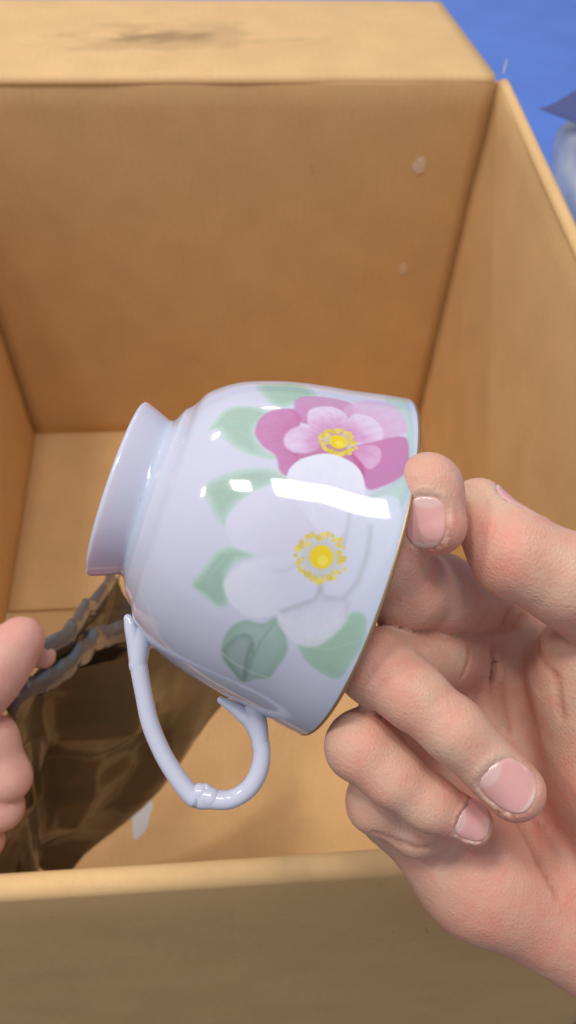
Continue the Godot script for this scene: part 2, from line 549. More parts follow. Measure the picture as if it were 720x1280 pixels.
	petal(PackedFloat32Array([49.83, 50.02, 53.25, 51.92, 52.45, 55.15, 48.25, 57.80, 43.31, 58.19, 40.39, 55.77, 39.13, 51.23, 42.94, 49.69]), Color(0.82, 0.66, 0.84), Color(0.68, 0.3, 0.52), 1.5, 0.5, 0.92, eye)
	petal(PackedFloat32Array([36.52, 51.51, 39.30, 55.86, 38.04, 58.27, 33.70, 58.49, 30.38, 56.62, 32.38, 54.31]), Color(0.76, 0.48, 0.68), Color(0.66, 0.26, 0.46), 1.5, 0.4, 0.85, eye)
	flower_eye(PackedFloat32Array([eye.x, eye.y]), 2.1, 4.4, 1.0, Color(0.55, 0.25, 0.2))
	# the white petal that lies over the pink flower, then the white flower's lines and eye
	petal(PackedFloat32Array([20.98, 39.36, 26.02, 39.80, 29.69, 42.38, 32.47, 46.59, 31.97, 51.30, 28.98, 54.77, 23.00, 56.68, 15.74, 56.31, 9.01, 54.03, 7.67, 50.56, 13.16, 43.98]), Color(0.84, 0.83, 0.90), Color(0.74, 0.72, 0.83), 3.0, 0.3, 1.0, weye)
	var grey := Color(0.40, 0.40, 0.44)
	stroke(PackedFloat32Array([-3.58, 53.06, -6.56, 53.38, -10.04, 53.29, -12.67, 51.22, -17.06, 47.48]), 0.7, grey, 0.45)
	stroke(PackedFloat32Array([-7.51, 53.64, -8.89, 55.05, -7.69, 58.84, -1.58, 60.56, 6.06, 60.76, 13.34, 59.78]), 0.7, grey, 0.38)
	stroke(PackedFloat32Array([6.45, 55.15, 11.61, 54.98, 15.07, 54.72]), 0.6, grey, 0.35)
	stroke(PackedFloat32Array([-7.00, 42.72, -5.40, 45.09, -3.26, 46.76]), 0.5, grey, 0.2)
	stroke(PackedFloat32Array([-7.88, 59.92, -11.90, 60.74]), 0.6, grey, 0.22)
	flower_eye(PackedFloat32Array([weye.x, weye.y]), 2.6, 5.9, 1.0, Color(0.50, 0.50, 0.42))
	var by := PackedByteArray()
	by.resize(PX_W * PX_H * 3)
	for i in print_px.size():
		var v := clampf(print_px[i] * GLAZE[i % 3], 0.0, 1.0)
		by[i] = int(255.0 * (1.055 * pow(v, 1.0 / 2.4) - 0.055) + 0.5)
	var im := Image.create_from_data(PX_W, PX_H, false, Image.FORMAT_RGB8, by)
	return ImageTexture.create_from_image(im)

const GLAZE := [0.78, 0.81, 0.865]     # how much light the glazed body gives back
const PORC := Color(0.70, 0.70, 0.79)

# ---------------------------------------------------------------- lamps of the hall, hung above the table
func ceiling_lamp(at: Vector3, energy: float, size: Vector2, label: String) -> void:
	var o := thing("ceiling_lamp", label, "lamp", at, "square lamps hung above the box")
	var h := BoxMesh.new()
	h.size = Vector3(size.x + 0.06, 0.05, size.y + 0.06)
	part("housing", h, mat(Color(0.85, 0.86, 0.87), 0.4), o, Vector3(0, 0.03, 0))
	var t := BoxMesh.new()
	t.size = Vector3(size.x, 0.008, size.y)
	var tm := mat(Color.WHITE)
	tm.emission_enabled = true
	tm.emission = Color(0.97, 0.98, 1.0)
	tm.emission_energy_multiplier = 1.5
	part("diffuser_glow", t, tm, o)
	var l := AreaLight3D.new()
	l.name = "panel_light"
	l.area_size = size
	l.light_color = Color(1.0, 0.97, 0.94)
	l.light_energy = energy
	l.shadow_enabled = true
	l.rotation.x = -PI / 2
	l.position = Vector3(0, -0.008, 0)
	l.set("area_range", 12.0)
	l.set("area_attenuation", 2.0)
	o.add_child(l)

func _ready() -> void:
	# ------------------------------------------------ camera, air, exposure
	var cam := Camera3D.new()
	cam.name = "camera"
	add_child(cam)
	cam.transform = Transform3D(Basis(Vector3(0.99739, 0.03007, 0.06562), Vector3(0.03534, 0.58922, -0.80720), Vector3(-0.06294, 0.80741, 0.58662)), Vector3(0.00738, 0.78398, 0.70880))
	cam.near = 0.02
	cam.far = 60.0
	var ca := CameraAttributesPhysical.new()
	ca.frustum_focal_length = 18.626
	ca.frustum_focus_distance = 0.188
	ca.exposure_aperture = 14.5
	cam.attributes = ca
	cam.fov = 65.57
	cam.current = true
	var env := Environment.new()
	env.background_mode = Environment.BG_COLOR
	env.background_color = Color(0.80, 0.82, 0.87)
	env.background_energy_multiplier = 0.66
	env.tonemap_mode = Environment.TONE_MAPPER_LINEAR
	env.tonemap_exposure = 1.0
	env.sdfgi_enabled = true
	env.ssao_enabled = true
	env.ssil_enabled = true
	var we := WorldEnvironment.new()
	we.name = "environment"
	we.environment = env
	add_child(we)
	ceiling_lamp(Vector3(0.10, 2.75, 0.50), 1.85, Vector2(0.6, 0.42), "square white lamp hung straight above the box, largest of the lamps")
	ceiling_lamp(Vector3(-0.72, 2.75, 0.45), 1.8, Vector2(0.24, 0.24), "small square white lamp hung next to the largest lamp, on its left")
	ceiling_lamp(Vector3(-1.95, 2.75, 0.30), 2.3, Vector2(0.26, 0.26), "small square white lamp hung left of the box, outermost in its row")
	ceiling_lamp(Vector3(-1.7, 2.75, -2.2), 2.6, Vector2(0.3, 0.3), "square white lamp hung beyond the box on the left")
	ceiling_lamp(Vector3(0.2, 2.75, -5.0), 2.6, Vector2(0.4, 0.3), "square white lamp hung far beyond the box, farthest of the lamps")

	var t0 := Time.get_ticks_msec()
	build_ground()
	build_box()
	build_cup()
	print("cup ", Time.get_ticks_msec() - t0)
	build_bag()
	build_scraps()
	build_right_hand()
	print("hand ", Time.get_ticks_msec() - t0)
	build_left_hand()
	print("all ", Time.get_ticks_msec() - t0)

# ---------------------------------------------------------------- ground
func build_ground() -> void:
	var m := mat(srgb(0.15, 0.115, 0.085), 0.7, 0.4)
	var n := NoiseTexture2D.new()
	n.width = 512; n.height = 512; n.seamless = true
	n.noise = noise(5, 0.01, 5)
	var ramp := Gradient.new()
	ramp.colors = PackedColorArray([Color(0.94, 0.94, 0.95), Color(1, 1, 1)])
	n.color_ramp = ramp
	m.albedo_texture = n
	m.uv1_triplanar = true
	m.uv1_world_triplanar = true
	m.uv1_scale = Vector3.ONE * 1.2
	var p := PlaneMesh.new()
	p.size = Vector2(14, 14)
	var o := part("floor", p, m, self, Vector3(0, -0.0125, -2))
	o.set_meta("kind", "structure")
	var bm: StandardMaterial3D = m.duplicate()
	bm.albedo_color = srgb(0.13, 0.265, 0.80)
	bm.roughness = 0.5
	var mesh := BoxMesh.new()
	mesh.size = Vector3(5.0, 0.006, 4.0)
	var bo := part("floor_mat", mesh, bm, self, Vector3(1.6, -0.0045, -1.9))
	tagged(bo, "large plain blue mat spread on the floor beyond the box", "mat")
	# a grey wrapped bundle with a dark flap that stands on the floor beyond the box
	var b := thing("wrapped_bundle", "pale grey plastic wrapped bundle on the blue floor at the right edge of the photo", "bundle", Vector3(0.58686, 0.07750, -0.30225))
	var nz := noise(21, 9.0, 4, FastNoiseLite.TYPE_SIMPLEX)
	var f := func(i: int, j: int) -> Vector3:
		var th := PI * i / 40.0
		var ph := TAU * j / 72.0
		var d := Vector3(sin(th) * cos(ph), cos(th), sin(th) * sin(ph))
		var r := 1.0 + 0.35 * absf(nz.get_noise_3dv(d * 0.06)) + 0.05 * nz.get_noise_3dv(d * 0.25)
		var s := Vector3(signf(d.x) * pow(absf(d.x), 0.7), signf(d.y) * pow(absf(d.y), 0.7), signf(d.z) * pow(absf(d.z), 0.7))
		return s * r * Vector3(0.085, 0.12, 0.16)
	var wm := mat(srgb(0.42, 0.46, 0.56), 0.25, 0.5)
	part("wrapping", fix_out(grid_mesh(41, 72, f, true)), wm, b)
	var flapf := func(i: int, j: int) -> Vector3:
		var u := i / 12.0
		var v := j / 12.0
		return Vector3(lerpf(-0.01, -0.115, u * (1.0 - 0.8 * v)), 0.15 - 0.02 * u + 0.012 * sin(5.0 * u + 2.0 * v), -0.14 + 0.12 * v)
	part("flap", grid_mesh(13, 13, flapf), mat(srgb(0.07, 0.09, 0.26), 0.6), b)

# ---------------------------------------------------------------- the carton
const BW := 0.5
const BH := 0.4483
const BD := 0.6329
const FL := 0.2586
const T := 0.0042
var card: StandardMaterial3D

func card_texture() -> ImageTexture:
	var S := 1024
	var n1 := noise(11, 0.006, 4)
	var n2 := noise(12, 0.09, 3)
	var rng := RandomNumberGenerator.new()
	rng.seed = 99
	var col := PackedFloat32Array()
	for x in S: col.append(rng.randf_range(-1, 1))
	var by := PackedByteArray()
	by.resize(S * S * 3)
	for y in S:
		for x in S:
			var flute := sin(TAU * x / S * 64.0) * 0.0022
			var streak := (col[x] + col[(x + 1) % S] + col[(x + S - 1) % S]) * 0.0012
			var v := 1.0 + flute + streak + 0.035 * n1.get_noise_2d(x, y) + 0.022 * n2.get_noise_2d(x, y)
			var i := (y * S + x) * 3
			var warm := 0.02 * n1.get_noise_2d(y + 400.0, x)
			by[i] = int(clampf(217.0 * v, 0, 255))
			by[i + 1] = int(clampf(179.0 * v * (1.0 - warm * 0.5), 0, 255))
			by[i + 2] = int(clampf(127.0 * v * (1.0 - warm), 0, 255))
	for k in 260:
		var cx := rng.randi() % S
		var cy := rng.randi() % S
		var r := rng.randi_range(1, 2)
		var dk := rng.randf_range(0.80, 0.95) if k % 3 else rng.randf_range(1.02, 1.07)
		var long := rng.randi_range(12, 60) if k % 20 == 0 else 1
		var sl := rng.randf_range(-0.8, 0.8)
		for q in long:
			for y in r:
				for x in r:
					var i := (posmod(cy + y + q, S) * S + posmod(cx + x + int(q * sl), S)) * 3
					for c in 3: by[i + c] = int(clampf(by[i + c] * (dk if long == 1 else lerpf(dk, 1.0, 0.6)), 0, 255))
	return ImageTexture.create_from_image(Image.create_from_data(S, S, false, Image.FORMAT_RGB8, by))

func arc_path(start: Vector2, dir_deg: float, turn_deg: float, r: float, length: float, steps := 9) -> PackedVector2Array:
	# from start heading dir_deg, bends by turn_deg with radius r, then runs straight
	var p := PackedVector2Array([start])
	var a := deg_to_rad(dir_deg)
	var q := start
	var st := deg_to_rad(turn_deg) / steps
	var l := absf(r * st)
	for k in steps:
		a += st
		q += Vector2(cos(a - st / 2), sin(a - st / 2)) * l
		p.append(q)
	var m := 14
	for k in range(1, m + 1): p.append(q + Vector2(cos(a), sin(a)) * length * k / m)
	return p

func build_box() -> void:
	card = mat(Color.WHITE, 0.72, 0.35)
	card.albedo_texture = card_texture()
	card.uv1_triplanar = true
	card.uv1_world_triplanar = true
	card.uv1_scale = Vector3.ONE * 2.0
	card.uv1_triplanar_sharpness = 6.0
	var o := thing("cardboard_box", "large open brown cardboard box with its flaps folded out", "box")
	# panels; x of the 2D profile runs outwards, y up
	var back := func(x: float, y: float, w: float) -> Vector3: return Vector3(w, y, -x)
	var front := func(x: float, y: float, w: float) -> Vector3: return Vector3(-w, y, BD + x)
	var right := func(x: float, y: float, w: float) -> Vector3: return Vector3(BW / 2 + x, y, BD / 2 + w)
	var left := func(x: float, y: float, w: float) -> Vector3: return Vector3(-BW / 2 - x, y, BD / 2 - w)
	var wall := PackedVector2Array()
	for k in 21: wall.append(Vector2(T / 2, 0.001 + (BH - 0.006) * k / 20.0))
	part("wall_panel", sheet(wall, T, BW + 2 * T - 0.001, back, 30, 0.0, 1), card, o)
	part("wall_panel", sheet(wall, T, BW + 2 * T - 0.001, front, 30, 0.002, 2), card, o)
	part("wall_panel", sheet(wall, T, BD - 0.001, right, 30, 0.0025, 3), card, o)
	part("wall_panel", sheet(wall, T, BD - 0.001, left, 30, 0.0015, 4), card, o)
	var top := Vector2(T / 2, BH - 0.004)
	# the flaps are bent over the rim: the far one lies almost level, the others hang outside
	part("flap", sheet(arc_path(top, 90, -98, 0.0032, 0.236), T, BW - 0.004, back, 40, 0.002, 5), card_darkened(), o)
	part("flap", sheet(arc_path(top, 90, -174, 0.0032, 0.44), T, BW - 0.004, front, 40, 0.0, 6), card, o)
	part("flap", sheet(arc_path(top, 90, -174, 0.0032, 0.25), T, BD - 0.006, right, 40, 0.0, 7), card, o)
	part("flap", sheet(arc_path(top, 90, -174, 0.0032, 0.25), T, BD - 0.006, left, 40, 0.0, 8), card, o)
	# bottom: two long flaps below, two short ones above them
	var slab := func(x0: float, x1: float, z0: float, z1: float, y: float, sd: int) -> ArrayMesh:
		var p := PackedVector2Array()
		for k in 15: p.append(Vector2(z0 + (z1 - z0) * k / 14.0, y))
		return sheet(p, T, x1 - x0, func(x: float, yy: float, w: float) -> Vector3: return Vector3((x0 + x1) / 2 + w, yy, x), 20, 0.0, sd)
	part("bottom_flap", slab.call(-BW / 2 - 0.003, BW / 2 + 0.003, -0.003, FL, -T / 2, 9), card, o)
	part("bottom_flap", slab.call(-BW / 2 - 0.003, BW / 2 + 0.003, BD - FL, BD + 0.003, -T / 2, 10), card, o)
	part("bottom_flap", slab.call(-BW / 2 - 0.003, -0.0008, -0.003, BD + 0.003, -T * 1.5 - 0.001, 11), card, o)
	part("bottom_flap", slab.call(0.0008, BW / 2 + 0.003, -0.003, BD + 0.003, -T * 1.5 - 0.001, 12), card, o)
	o.position.y = 0.0

func card_darkened() -> StandardMaterial3D:
	# the same board with a soft, darker brown patch mixed into its colour
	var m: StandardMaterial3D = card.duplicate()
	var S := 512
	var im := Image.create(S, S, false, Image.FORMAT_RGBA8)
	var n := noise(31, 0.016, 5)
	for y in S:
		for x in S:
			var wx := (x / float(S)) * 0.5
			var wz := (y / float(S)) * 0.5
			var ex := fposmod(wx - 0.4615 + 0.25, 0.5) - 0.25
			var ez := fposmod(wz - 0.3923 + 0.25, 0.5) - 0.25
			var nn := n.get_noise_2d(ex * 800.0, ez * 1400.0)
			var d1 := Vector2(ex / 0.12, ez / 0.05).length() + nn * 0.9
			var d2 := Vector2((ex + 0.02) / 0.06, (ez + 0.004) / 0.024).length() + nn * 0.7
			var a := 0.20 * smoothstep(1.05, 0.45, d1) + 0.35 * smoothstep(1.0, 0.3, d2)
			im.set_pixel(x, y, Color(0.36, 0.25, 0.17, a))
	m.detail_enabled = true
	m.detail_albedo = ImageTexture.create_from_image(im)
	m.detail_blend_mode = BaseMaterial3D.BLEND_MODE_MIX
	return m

# ---------------------------------------------------------------- the cup
func build_cup() -> void:
	var o := thing("teacup", "white porcelain teacup with printed pink and white flowers, held on its side", "teacup", Vector3(-0.02505, 0.61282, 0.57440))
	o.basis = Basis(Vector3(0.04020, 0.78547, 0.61759), Vector3(0.93769, -0.24316, 0.24822), Vector3(0.34514, 0.56913, -0.74630))     # x towards the viewer, y from foot to rim, z round
	var k := 0.001 * 0.216402
	var prof := [Vector2(0, 112), Vector2(2, 113.5), Vector2(6, 113), Vector2(20, 108), Vector2(32, 103), Vector2(38, 101.5), Vector2(43, 104), Vector2(48, 113), Vector2(52, 121), Vector2(57, 126), Vector2(63, 134), Vector2(70, 147), Vector2(79, 156), Vector2(95, 168), Vector2(116, 179), Vector2(158, 193.5), Vector2(203, 203.5), Vector2(242, 210), Vector2(283, 218.5), Vector2(308, 222.5)]
	var glaze := mat(Color.WHITE, 0.07, 0.5)
	glaze.albedo_texture = paint_cup()
	glaze.subsurf_scatter_enabled = true
	glaze.subsurf_scatter_strength = 0.35
	var plain := mat(Color(PORC.r * GLAZE[0], PORC.g * GLAZE[1], PORC.b * GLAZE[2]).linear_to_srgb(), 0.07, 0.5)
	plain.subsurf_scatter_enabled = true
	plain.subsurf_scatter_strength = 0.35
	# outside, from the foot to the rim, resampled smooth
	var pts := PackedVector2Array()
	var n := prof.size()
	for i in n - 1:
		for q in 6:
			pts.append(prof[i].cubic_interpolate(prof[i + 1], prof[maxi(i - 1, 0)], prof[mini(i + 2, n - 1)], q / 6.0) * k)
	pts.append(prof[n - 1] * k)
	var foot_top := 0
	while pts[foot_top].x < 38.0 * k: foot_top += 1
	var H := pts[-1].x
	var lathe := func(line: PackedVector2Array, uv_ok: bool) -> ArrayMesh:
		var f := func(i: int, j: int) -> Vector3:
			var th := -PI + TAU * j / 128.0
			return Vector3(cos(th) * line[i].y, line[i].x, sin(th) * line[i].y)
		var u := func(i: int, j: int) -> Vector2: return Vector2(j / 128.0, line[i].x / H)
		return fix_seam(grid_mesh(line.size(), 129, f, false, u))
	var body := pts.slice(foot_top)
	var bowl := part("bowl", lathe.call(body, true), glaze, o)
	# inside wall
	var inner := PackedVector2Array()
	var wall := 0.0022
	inner.append(Vector2(body[-1].x + 0.0006, body[-1].y - 0.0004))
	inner.append(Vector2(body[-1].x + 0.0006, body[-1].y - wall * 0.6))
	for i in range(body.size() - 1, -1, -1):
		if body[i].x > 62.0 * k: inner.append(Vector2(body[i].x - 0.0006, body[i].y - wall))
	inner.append(Vector2(58.0 * k, 0.018))
	inner.append(Vector2(56.0 * k, 0.0))
	part("inner_wall", lathe.call(inner, false), plain, bowl)
	# foot: outside, rolled edge, inside
	var foot := pts.slice(0, foot_top + 1)
	foot.reverse()
	foot.append(Vector2(-0.0003, foot[-1].y - 0.0005))
	foot.append(Vector2(-0.0002, foot[-1].y - 0.0016))
	foot.append(Vector2(0.002, foot[-1].y - 0.003))
	foot.append(Vector2(40.0 * k, 86.0 * k))
	foot.append(Vector2(46.0 * k, 40.0 * k))
	foot.append(Vector2(47.0 * k, 0.0))
	foot.reverse()
	part("foot_ring", lathe.call(foot, false), plain, o)
	# worn gilt line on the rim
	var gm := mat(srgb(0.36, 0.25, 0.13), 0.42)
	gm.metallic = 0.6
	var rim_r := body[-1].y - 0.0007
	var gilt := func(i: int, j: int) -> Vector3:
		var th := TAU * j / 128.0
		var ph := TAU * i / 12.0
		var rr := rim_r + 0.0008 * cos(ph)
		return Vector3(cos(th) * rr, H + 0.0003 + 0.0007 * sin(ph), sin(th) * rr)
	part("gilt_rim", fix_out(grid_mesh(13, 128, gilt, true)), gm, o)
	# handle: in the cup's own axes
	var hp := PackedVector3Array([Vector3(0.00405, 0.01391, -0.03209), Vector3(0.00422, 0.01545, -0.03405), Vector3(0.00447, 0.01772, -0.03758), Vector3(0.00476, 0.02032, -0.04280), Vector3(0.00515, 0.02386, -0.04951), Vector3(0.00564, 0.02833, -0.05704), Vector3(0.00628, 0.03409, -0.06369), Vector3(0.00689, 0.03965, -0.06838), Vector3(0.00734, 0.04367, -0.07110), Vector3(0.00764, 0.04642, -0.07199), Vector3(0.00798, 0.04952, -0.07119), Vector3(0.00856, 0.05477, -0.06945), Vector3(0.00897, 0.05848, -0.06507), Vector3(0.00909, 0.05958, -0.05953), Vector3(0.00896, 0.05839, -0.05384), Vector3(0.00856, 0.05478, -0.04896), Vector3(0.00811, 0.05069, -0.04671), Vector3(0.00776, 0.04747, -0.04575), Vector3(0.00739, 0.04411, -0.04506)])
	var hr := PackedFloat32Array([0.00119, 0.00189, 0.00229, 0.00239, 0.00229, 0.00239, 0.00239, 0.00249, 0.00259, 0.00269, 0.00259, 0.00249, 0.00249, 0.00249, 0.00239, 0.00229, 0.00209, 0.00159, 0.00099])
	var hm := tube(hp, hr, 20)
	plain = plain.duplicate()
	plain.subsurf_scatter_enabled = false
	var handle := part("handle", hm, plain, o)
	part("handle_joint", tube(PackedVector3Array([Vector3(0.00475, 0.02025, -0.04327), Vector3(0.00465, 0.01933, -0.03772), Vector3(0.00470, 0.01976, -0.03218)]), PackedFloat32Array([0.0024, 0.0027, 0.0027]), 16), plain, handle)
	part("handle_joint", tube(PackedVector3Array([Vector3(0.00895, 0.05826, -0.05411), Vector3(0.00867, 0.05579, -0.04863), Vector3(0.00839, 0.05319, -0.04408)]), PackedFloat32Array([0.0023, 0.0026, 0.0027]), 16), plain, handle)
	for e in [[Vector3(0.00766, 0.04656, -0.07037), Vector3(0.00750, 0.04514, -0.07354), 0.00267, 0.00118], [Vector3(0.00795, 0.04919, -0.07018), Vector3(0.00778, 0.04764, -0.06888), 0.00235, 0.00150], [Vector3(0.00777, 0.04764, -0.07091), Vector3(0.00801, 0.04979, -0.07065), 0.00287, 0.00282]]:
		part("thumb_rest", tube(PackedVector3Array([e[0], e[1]]), PackedFloat32Array([e[2], e[3]]), 16), plain, handle)

# joins the normals of the first and last column of a lathe
func fix_seam(am: ArrayMesh) -> ArrayMesh:
	var ar := am.surface_get_arrays(0)
	var nn: PackedVector3Array = ar[Mesh.ARRAY_NORMAL]
	for i in range(0, nn.size(), 129):
		var m := (nn[i] + nn[i + 128]).normalized()
		nn[i] = m
		nn[i + 128] = m
	ar[Mesh.ARRAY_NORMAL] = nn
	var out := ArrayMesh.new()
	out.add_surface_from_arrays(Mesh.PRIMITIVE_TRIANGLES, ar)
	return out

# ---------------------------------------------------------------- the dark plastic bag
func build_bag() -> void:
	var film := mat(Color(0.07, 0.066, 0.064, 0.93), 0.2, 0.55)
	film.transparency = BaseMaterial3D.TRANSPARENCY_ALPHA
	film.cull_mode = BaseMaterial3D.CULL_DISABLED
	var o := thing("plastic_bag", "crumpled dark glossy plastic bag pulled open inside the cardboard box", "bag")
	var n1 := noise(41, 3.2, 2, FastNoiseLite.TYPE_SIMPLEX)
	var n2 := noise(42, 14.0, 2)
	var rng := RandomNumberGenerator.new()
	rng.seed = 12
	var folds := []       # creases that run across the film: direction, place, height
	for k in 9:
		var th := rng.randf_range(-0.7, 1.4)
		var fr := rng.randf_range(0.7, 3.2) if k < 9 else rng.randf_range(4.0, 9.0)
		folds.append([cos(th) * fr, sin(th) * fr, rng.randf(), 1.5 / fr])
	var panel := func(c00: Vector3, c01: Vector3, c11: Vector3, c10: Vector3, sag: Vector3, amp: float, bow := Vector3.ZERO) -> ArrayMesh:
		var N := 90
		var nn := (c01 - c00).cross(c10 - c00).normalized()
		var f := func(i: int, j: int) -> Vector3:
			var u := float(j) / N
			var v := float(i) / N
			var p := c00.lerp(c01, u).lerp(c10.lerp(c11, u), v)
			p += bow * sin(PI * u) * (1.0 - v) * (1.0 - v)
			p += sag * sin(PI * u) * sin(PI * v)
			var ds := Vector2(u, v).length()
			var h := 0.0
			for c in folds: h += c[3] * (absf(fposmod(u * c[0] + v * c[1] + c[2], 1.0) - 0.5) - 0.25)
			var e := minf(1.0, 5.0 * v) * minf(1.0, 0.35 + ds) * (1.0 - 0.75 * pow(u, 5.0))
			p += nn * (h + 0.3 * n1.get_noise_2d(u * 0.3, v * 0.3) + 0.03 * n2.get_noise_2d(u * 0.4, v * 0.4)) * amp * e
			return p
		return grid_mesh(N + 1, N + 1, f)
	var fl := Vector3(-0.09373, 0.45189, 0.56692)
	var fr := Vector3(-0.05076, 0.39553, 0.50420)
	part("front_panel", panel.call(fl, Vector3(-0.00064, 0.21788, 0.46430), Vector3(-0.14884, 0.06345, 0.55868), Vector3(-0.16623, 0.28669, 0.60753), Vector3(0, -0.012, 0), 0.030, Vector3(-0.05865, 0.39326, 0.50649) - (Vector3(-0.09373, 0.45189, 0.56692) + Vector3(-0.00064, 0.21788, 0.46430)) / 2), film, o)
	part("back_panel", panel.call(Vector3(-0.09307, 0.45152, 0.56239), Vector3(-0.07393, 0.45608, 0.53771), Vector3(-0.06245, 0.38036, 0.45565), Vector3(-0.05172, 0.36635, 0.49313), Vector3(0, -0.014, 0), 0.006), film, o)
	var lip := mat(srgb(0.13, 0.14, 0.165), 0.12, 0.9)
	lip.metallic = 0.35
	part("lip", crumpled(PackedVector3Array([Vector3(-0.09487, 0.45199, 0.56836), Vector3(-0.08269, 0.45180, 0.55630), Vector3(-0.07123, 0.43727, 0.53831), Vector3(-0.06384, 0.41070, 0.51602), Vector3(-0.04852, 0.38765, 0.49825)]), 0.0045, 3), lip, o)
	part("lip", crumpled(PackedVector3Array([Vector3(-0.08052, 0.45853, 0.54727), Vector3(-0.07240, 0.45312, 0.53343), Vector3(-0.07043, 0.42808, 0.50844), Vector3(-0.06726, 0.39855, 0.48124), Vector3(-0.06842, 0.38296, 0.45143)]), 0.0036, 4), lip, o)

# a rolled, crumpled edge of film: a tube whose section is squeezed and shifted all along
func crumpled(pts: PackedVector3Array, r: float, sd: int) -> ArrayMesh:
	var nz := noise(sd, 16.0, 3, FastNoiseLite.TYPE_SIMPLEX)
	var n := pts.size()
	var N := 80
	var f := func(i: int, j: int) -> Vector3:
		var t := float(i) / N * (n - 1)
		var k := mini(int(t), n - 2)
		var p := pts[k].cubic_interpolate(pts[k + 1], pts[maxi(k - 1, 0)], pts[mini(k + 2, n - 1)], t - k)
		var d := (pts[k + 1] - pts[k]).normalized()
		var b := (Vector3.UP - d * d.y).normalized()
		var c := d.cross(b)
		var th := TAU * j / 24.0
		var w := (b * cos(th) * 1.5 + c * sin(th) * 0.8)
		var q := p + w * r * 0.4
		var ridge := nz.get_noise_3d(cos(th) * 0.14, sin(th) * 0.14, t * 0.012)
		return p + w * r * (1.0 + 0.22 * ridge + 0.0 * nz.get_noise_3dv(q)) + Vector3(0, 1, 0) * nz.get_noise_2d(i * 0.0016, 0.3) * r * 2.0
	return fix_out(grid_mesh(N + 1, 24, f, true))

# ---------------------------------------------------------------- scraps on the carton
func scrap(label: String, at: Vector3, bx: Vector3, by: Vector3, w: float, h: float, sd: int, c: Color) -> void:
	var rng := RandomNumberGenerator.new()
	rng.seed = sd
	var st := SurfaceTool.new()
	st.begin(Mesh.PRIMITIVE_TRIANGLES)
	var nrm := bx.cross(by).normalized()
	st.set_smooth_group(-1)
	var ring := []
	for k in 14:
		var th := TAU * k / 14
		var r := rng.randf_range(0.55, 1.0)
		ring.append(bx * cos(th) * w * r + by * sin(th) * h * r + nrm * rng.randf_range(0.0, 0.00015))
	for k in 14:
		var a: Vector3 = ring[k]
		var b: Vector3 = ring[(k + 1) % 14]
		for tri in [[nrm * 0.0003, b, a], [a, b, b - nrm * 0.0006], [a, b - nrm * 0.0006, a - nrm * 0.0006]]:
			for q in tri: st.add_vertex(q)
	st.generate_normals()
	var m := mat(c, 0.6)
	m.cull_mode = BaseMaterial3D.CULL_DISABLED
	var o := part(numbered("paper_scrap"), st.commit(), m, self, at)
	tagged(o, label, "paper scrap", "paper scraps stuck on the box")

func build_scraps() -> void:
	scrap("small pale paper scrap on the far box wall, upper of two", Vector3(0.19373, 0.36726, 0.00040), Vector3.RIGHT, Vector3.UP, 0.008, 0.011, 1, srgb(0.74, 0.60, 0.46))
	scrap("small pale paper scrap on the far box wall, lower of two", Vector3(0.19520, 0.24761, 0.00040), Vector3.RIGHT, Vector3.UP, 0.006, 0.011, 2, srgb(0.70, 0.53, 0.38))
	scrap("torn white paper scrap on the box bottom beside the plastic bag", Vector3(-0.09447, 0.00060, 0.49512), Vector3(0.94, 0, 0.34), Vector3(0.34, 0, -0.94), 0.010, 0.022, 3, srgb(0.62, 0.64, 0.68))
	var o := part("tape_strand", tube(PackedVector3Array([Vector3(0.26187, 0.44156, -0.02337), Vector3(0.26282, 0.44597, -0.02592), Vector3(0.26417, 0.45169, -0.02855)]), PackedFloat32Array([0.0008, 0.0011, 0.0005]), 6, 0.3, Vector3(0, 0, 1)), mat(srgb(0.6, 0.62, 0.66), 0.3), self)
	tagged(o, "thin pale strand of tape standing up at the far corner of the box", "tape")

# ---------------------------------------------------------------- hands
func skin_material() -> StandardMaterial3D:
	var m := mat(Color.WHITE, 0.52, 0.42)
	m.vertex_color_use_as_albedo = true
	m.subsurf_scatter_enabled = true
	m.subsurf_scatter_strength = 0.2
	var nt := NoiseTexture2D.new()
	nt.width = 512; nt.height = 512; nt.seamless = true
	var nz := noise(61, 0.06, 2, FastNoiseLite.TYPE_CELLULAR)
	nz.cellular_return_type = FastNoiseLite.RETURN_DISTANCE2_SUB
	nt.noise = nz
	m.heightmap_enabled = true
	m.heightmap_texture = nt
	m.heightmap_scale = 0.022
	m.uv1_triplanar = true
	m.uv1_world_triplanar = true
	m.uv1_scale = Vector3.ONE * 28.0
	return m

func nail_material() -> StandardMaterial3D:
	var m := mat(Color.WHITE, 0.15, 0.55)
	m.vertex_color_use_as_albedo = true
	return m

